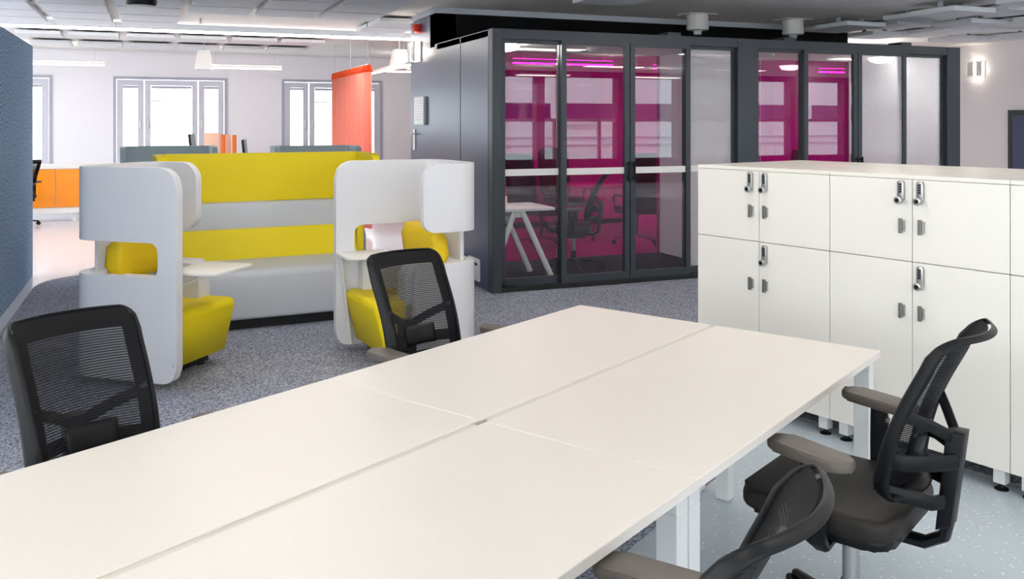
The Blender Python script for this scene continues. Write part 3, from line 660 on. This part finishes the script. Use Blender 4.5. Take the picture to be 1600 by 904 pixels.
# ================================================================== DESKS
A_ = Vector((1.947, 3.931, 0)); DLn, DWd, GAP = 1.60, .695, .026
def desk(lab, along, row):
    o = thing('bench_desk', lab, 'desk', (0, 0, 0), R(30.1), 'four white bench desks')
    p = A_ - u*(along+DLn) + nrm*(row*(DWd+GAP)+DWd); o.location = (p.x, p.y, 0)        # local x along the bench, local y across (towards the window side)
    box('tabletop', (.001, 0, .712), (DLn-.001, DWd, .74), 'desk', o, .002, 1)
    for x in (.004, DLn-.064):
        for y in (.025, DWd-.085): box('leg', (x, y, .005), (x+.06, y+.06, .66), 'legmetal', o, .002, 1)
        box('leg_rail', (x, .025, .66), (x+.06, DWd-.025, .712), 'legmetal', o, .002, 1)
    for y in (.24, DWd-.28): box('beam', (.064, y, .672), (DLn-.064, y+.04, .712), 'legmetal', o)
desk('white bench desk in front of the mesh chair by the armchairs', 0, 0); desk('white bench desk at left with the large mesh chair', DLn, 0)
desk('white bench desk nearest the lockers with an office chair', 0, 1); desk('white bench desk at the bottom with the cropped office chair', DLn, 1)
for k, lab in ((0, 'beige cable tray in the gap of the far desks'), (1, 'beige cable tray in the gap of the near desks')):
    o = thing('cable_tray', lab, 'cable tray', (0, 0, 0), R(30.1)); p = A_ - u*(k*DLn+DLn) + nrm*(DWd+GAP); o.location = (p.x, p.y, 0)
    box('lid', (.03, .001, .722), (DLn-.03, GAP-.001, .735), 'tray', o); box('channel', (.07, -.02+.021, .60), (DLn-.07, GAP-.001, .722), 'tray', o)

# ================================================================== TASK CHAIRS
BZ0, BZ1, BW = .555, 1.035, .193
def bsurf(s, t):
    wdt = BW*(1-.06*(1-t)**2); y = -.185-.165*t + .058*s*s + .022*math.sin(math.pi*min(t, .8)/.8) - .035*max(0, (t-.82)/.18)**2
    return Vector((wdt*s, y, BZ0+(BZ1-BZ0)*t))
def task_chair(lab, loc, rz, pad_yaw=0.):
    c_ = thing('task_chair', lab, 'office chair', loc, rz, 'black mesh office chairs')
    # outline of the back in (s, t)
    out = []
    for (sx, tx, a0) in ((-.84, .13, 180), (.84, .13, 270), (.84, .93, 0), (-.84, .93, 90)):
        rs, rt = .16, (.13 if tx < .5 else .07)
        for k in range(7):
            a = R(a0+15*k); out.append((sx+rs*math.cos(a), tx+rt*math.sin(a)))
    dense = []
    for (a, b) in zip(out, out[1:]+out[:1]):
        n = max(1, int(max(abs(a[0]-b[0])/.12, abs(a[1]-b[1])/.06)))
        dense += [(a[0]+(b[0]-a[0])*k/n, a[1]+(b[1]-a[1])*k/n) for k in range(n)]
    pth = [bsurf(*q) for q in dense]; nor = []
    for s, t in dense:
        du = bsurf(s+.01, t)-bsurf(s-.01, t); dv = bsurf(s, t+.01)-bsurf(s, t-.01); nor.append(du.cross(dv).normalized()*-1)
    scl = [(1.0 if t < .86 else 1.0-.5*(t-.86)/.14) if t > .5 else 1.0+.35*(.5-t)/.5 for s, t in dense]
    bm = bmesh.new(); sweep(bm, [p_+Vector((0, -.014, 0)) for p_ in pth], .0075, .023, n=10, closed=True, ups=nor, sq=3, scales=scl); link('back_frame', fin(bm, 'back_frame', True, 50), 'black', c_)
    def sheet(name, m, keep, ns=24, nt_=28, off=.002):
        bm = bmesh.new(); g = {}
        def inside(s, t):
            s = abs(s)
            if s > 1 or t < 0 or t > 1: return False
            rs, rt = .16, (.13 if t < .5 else .07); cs = .84; ct = .13 if t < .5 else .93
            ds = max(0, (s-cs)/rs); dt = max(0, ((ct-t) if t < .5 else (t-ct))/rt)
            return ds*ds+dt*dt <= 1.02
        for i in range(ns):
            for j in range(nt_):
                sc_, tc_ = -1+2*(i+.5)/ns, (j+.5)/nt_
                if not inside(sc_, tc_) or not keep(sc_, tc_): continue
                q = []
                for (a, b) in ((i, j), (i+1, j), (i+1, j+1), (i, j+1)):
                    if (a, b) not in g:
                        g[(a, b)] = bm.verts.new(bsurf(-1+2*a/ns, b/nt_)+Vector((0, off, 0)))
                    q.append(g[(a, b)])
                bm.faces.new(q)
        return link(name, fin(bm, name, True, 80), m, c_)
    core = lambda s, t: abs(s) < .79 and .14 < t < .89
    sheet('mesh_panel', 'mesh', core); sheet('mesh_border', 'border', lambda s, t: not core(s, t))
    bm = bmesh.new()                                                 # lumbar pad follows the back
    pad_g = [[bsurf(-.42+.84*i/8, .20+.17*j/4)+Vector((0, .002, 0)) for j in range(5)] for i in range(9)]
    vv = [[bm.verts.new(p) for p in r_] for r_ in pad_g]
    for i in range(8):
        for j in range(4): bm.faces.new((vv[i][j], vv[i+1][j], vv[i+1][j+1], vv[i][j+1]))
    lp_ = link('lumbar_pad', fin(bm, 'lumbar_pad', True, 80), 'black', c_); sd = lp_.modifiers.new('thick', 'SOLIDIFY'); sd.thickness = .014; sd.offset = 0
    # spine and brackets behind the back
    prism('spine', [(-.300, .46), (-.255, .44), (-.285, .74), (-.335, .74)], -.038, .038, 'black', c_, axis='x', bev=.010)
    for sx in (-1, 1):
        a = bsurf(sx*.97, .24); b = Vector((sx*.03, -.315, .655)); m1 = Vector((sx*.17, a.y-.055, .665))
        bar('bracket', [a, a.lerp(m1, .6)+Vector((0, -.008, 0)), m1, m1.lerp(b, .5)+Vector((0, -.012, 0)), b], .009, .024, 'black', c_)
        a = bsurf(sx*.95, .52); bar('strut', [Vector((sx*.02, -.30, .72)), a.lerp(Vector((0, -.30, .72)), .5)+Vector((0, -.01, 0)), a+Vector((0, -.01, 0))], .013, .018, 'black', c_)
        a = bsurf(sx*.8, .02); bar('lower_bracket', [a, Vector((sx*.10, -.265, .545)), Vector((sx*.02, -.285, .53))], .011, .022, 'black', c_)
    bar('back_arm', [(0, -.285, .47), (0, -.275, .42), (0, -.22, .385), (0, -.10, .385), (0, .02, .395)], .030, .017, 'black', c_)
    # seat
    prism('seat', rrect(-.245, -.20, .245, .27, (.09, .09, .06, .06), 6), .435, .50, 'blackfab', c_, bev=.024, seg=4)
    prism('seat_pan', rrect(-.22, -.18, .22, .24, .07), .405, .437, 'black', c_, bev=.01)
    prism('mechanism', rrect(-.085, -.13, .085, .11, .03), .345, .407, 'black', c_, bev=.012)
    bar('lever', [(.08, .03, .385), (.22, .05, .385), (.29, .05, .38)], .007, .006, 'black', c_)
    prism('lever_paddle', rrect(.27, .03, .34, .07, .015), .372, .388, 'black', c_, bev=.005)
    # arms
    for sx in (-1, 1):
        bar('arm_post', [(sx*.12, .0, .40), (sx*.25, .0, .395), (sx*.292, .0, .43), (sx*.300, .005, .56), (sx*.305, .01, .668)], .016, .030, 'black', c_, up=Vector((0, 1, 0)), scales=[.7, .9, 1.15, 1.1, .95])
        pd = prism('arm_pad', rrect(-.047, -.14, .047, .14, .044, 7), .668, .700, 'armpad', c_, bev=.011, seg=3, loc=(sx*.31, .01, 0), rot=(0, 0, R(pad_yaw)))
        box('arm_button', (-.012, -.033, .62), (.012, -.027, .635), 'steel_dark', pd, .002, 1)
    # column and five-star base
    cyl('gas_lift', .026, .19, .35, 'steel', c_, 16); cyl('lift_sleeve', .034, .09, .20, 'black', c_, 16, r2=.030)
    lathe('hub', [(.055, .065), (.06, .08), (.055, .115), (.036, .13)], 'black', c_, 20)
    for k in range(5):
        a = R(72*k+54); cx, sy = math.cos(a), math.sin(a)
        lg = bar('base_leg', [(.04*cx, .04*sy, .095), (.18*cx, .18*sy, .088), (.315*cx, .315*sy, .070)], .022, .015, 'black', c_, scales=[1.1, .9, .7])
        cs = bmesh.new()
        for off in (-.014, .014):
            bmesh.ops.create_cone(cs, cap_ends=True, segments=14, radius1=.029, radius2=.029, depth=.016, matrix=Matrix.Translation((.315*cx-sy*off, .315*sy+cx*off, .035)) @ Matrix.Rotation(a, 4, 'Z') @ Matrix.Rotation(R(90), 4, 'X'))
        bbox(cs, (.315*cx-.008, .315*sy-.008, .03), (.315*cx+.008, .315*sy+.008, .075))
        link('castor', fin(cs, 'castor', True), 'black', lg)
    return c_
ch1 = task_chair('black mesh office chair with armrests drawn up before the lockers', (2.037, 2.198, 0), R(118-90), -17)
def chair_copy(lab, x, y, ang, pad=0):
    c_ = copy_tree(ch1); c_.location = (x, y, .006); c_.rotation_euler = (0, 0, R(ang-90)); c_['label'] = lab
    for ch in c_.children:
        if ch.name.startswith('arm_pad'): ch.rotation_euler = (0, 0, R(pad))
    return c_
chair_copy('black mesh office chair cropped by the bottom edge', .722, 1.412, 126); chair_copy('large black mesh office chair across the desk at the left', -.068, 2.757, -60)
chair_copy('black mesh office chair across the desk in front of the right armchair', 1.174, 3.622, -68)
chair_copy('dark office chair on the carpet inside the first glass booth', 4.35, 8.95, 150); chair_copy('black office chair at the far credenza behind the felt partition', -1.98, 15.7, 130)
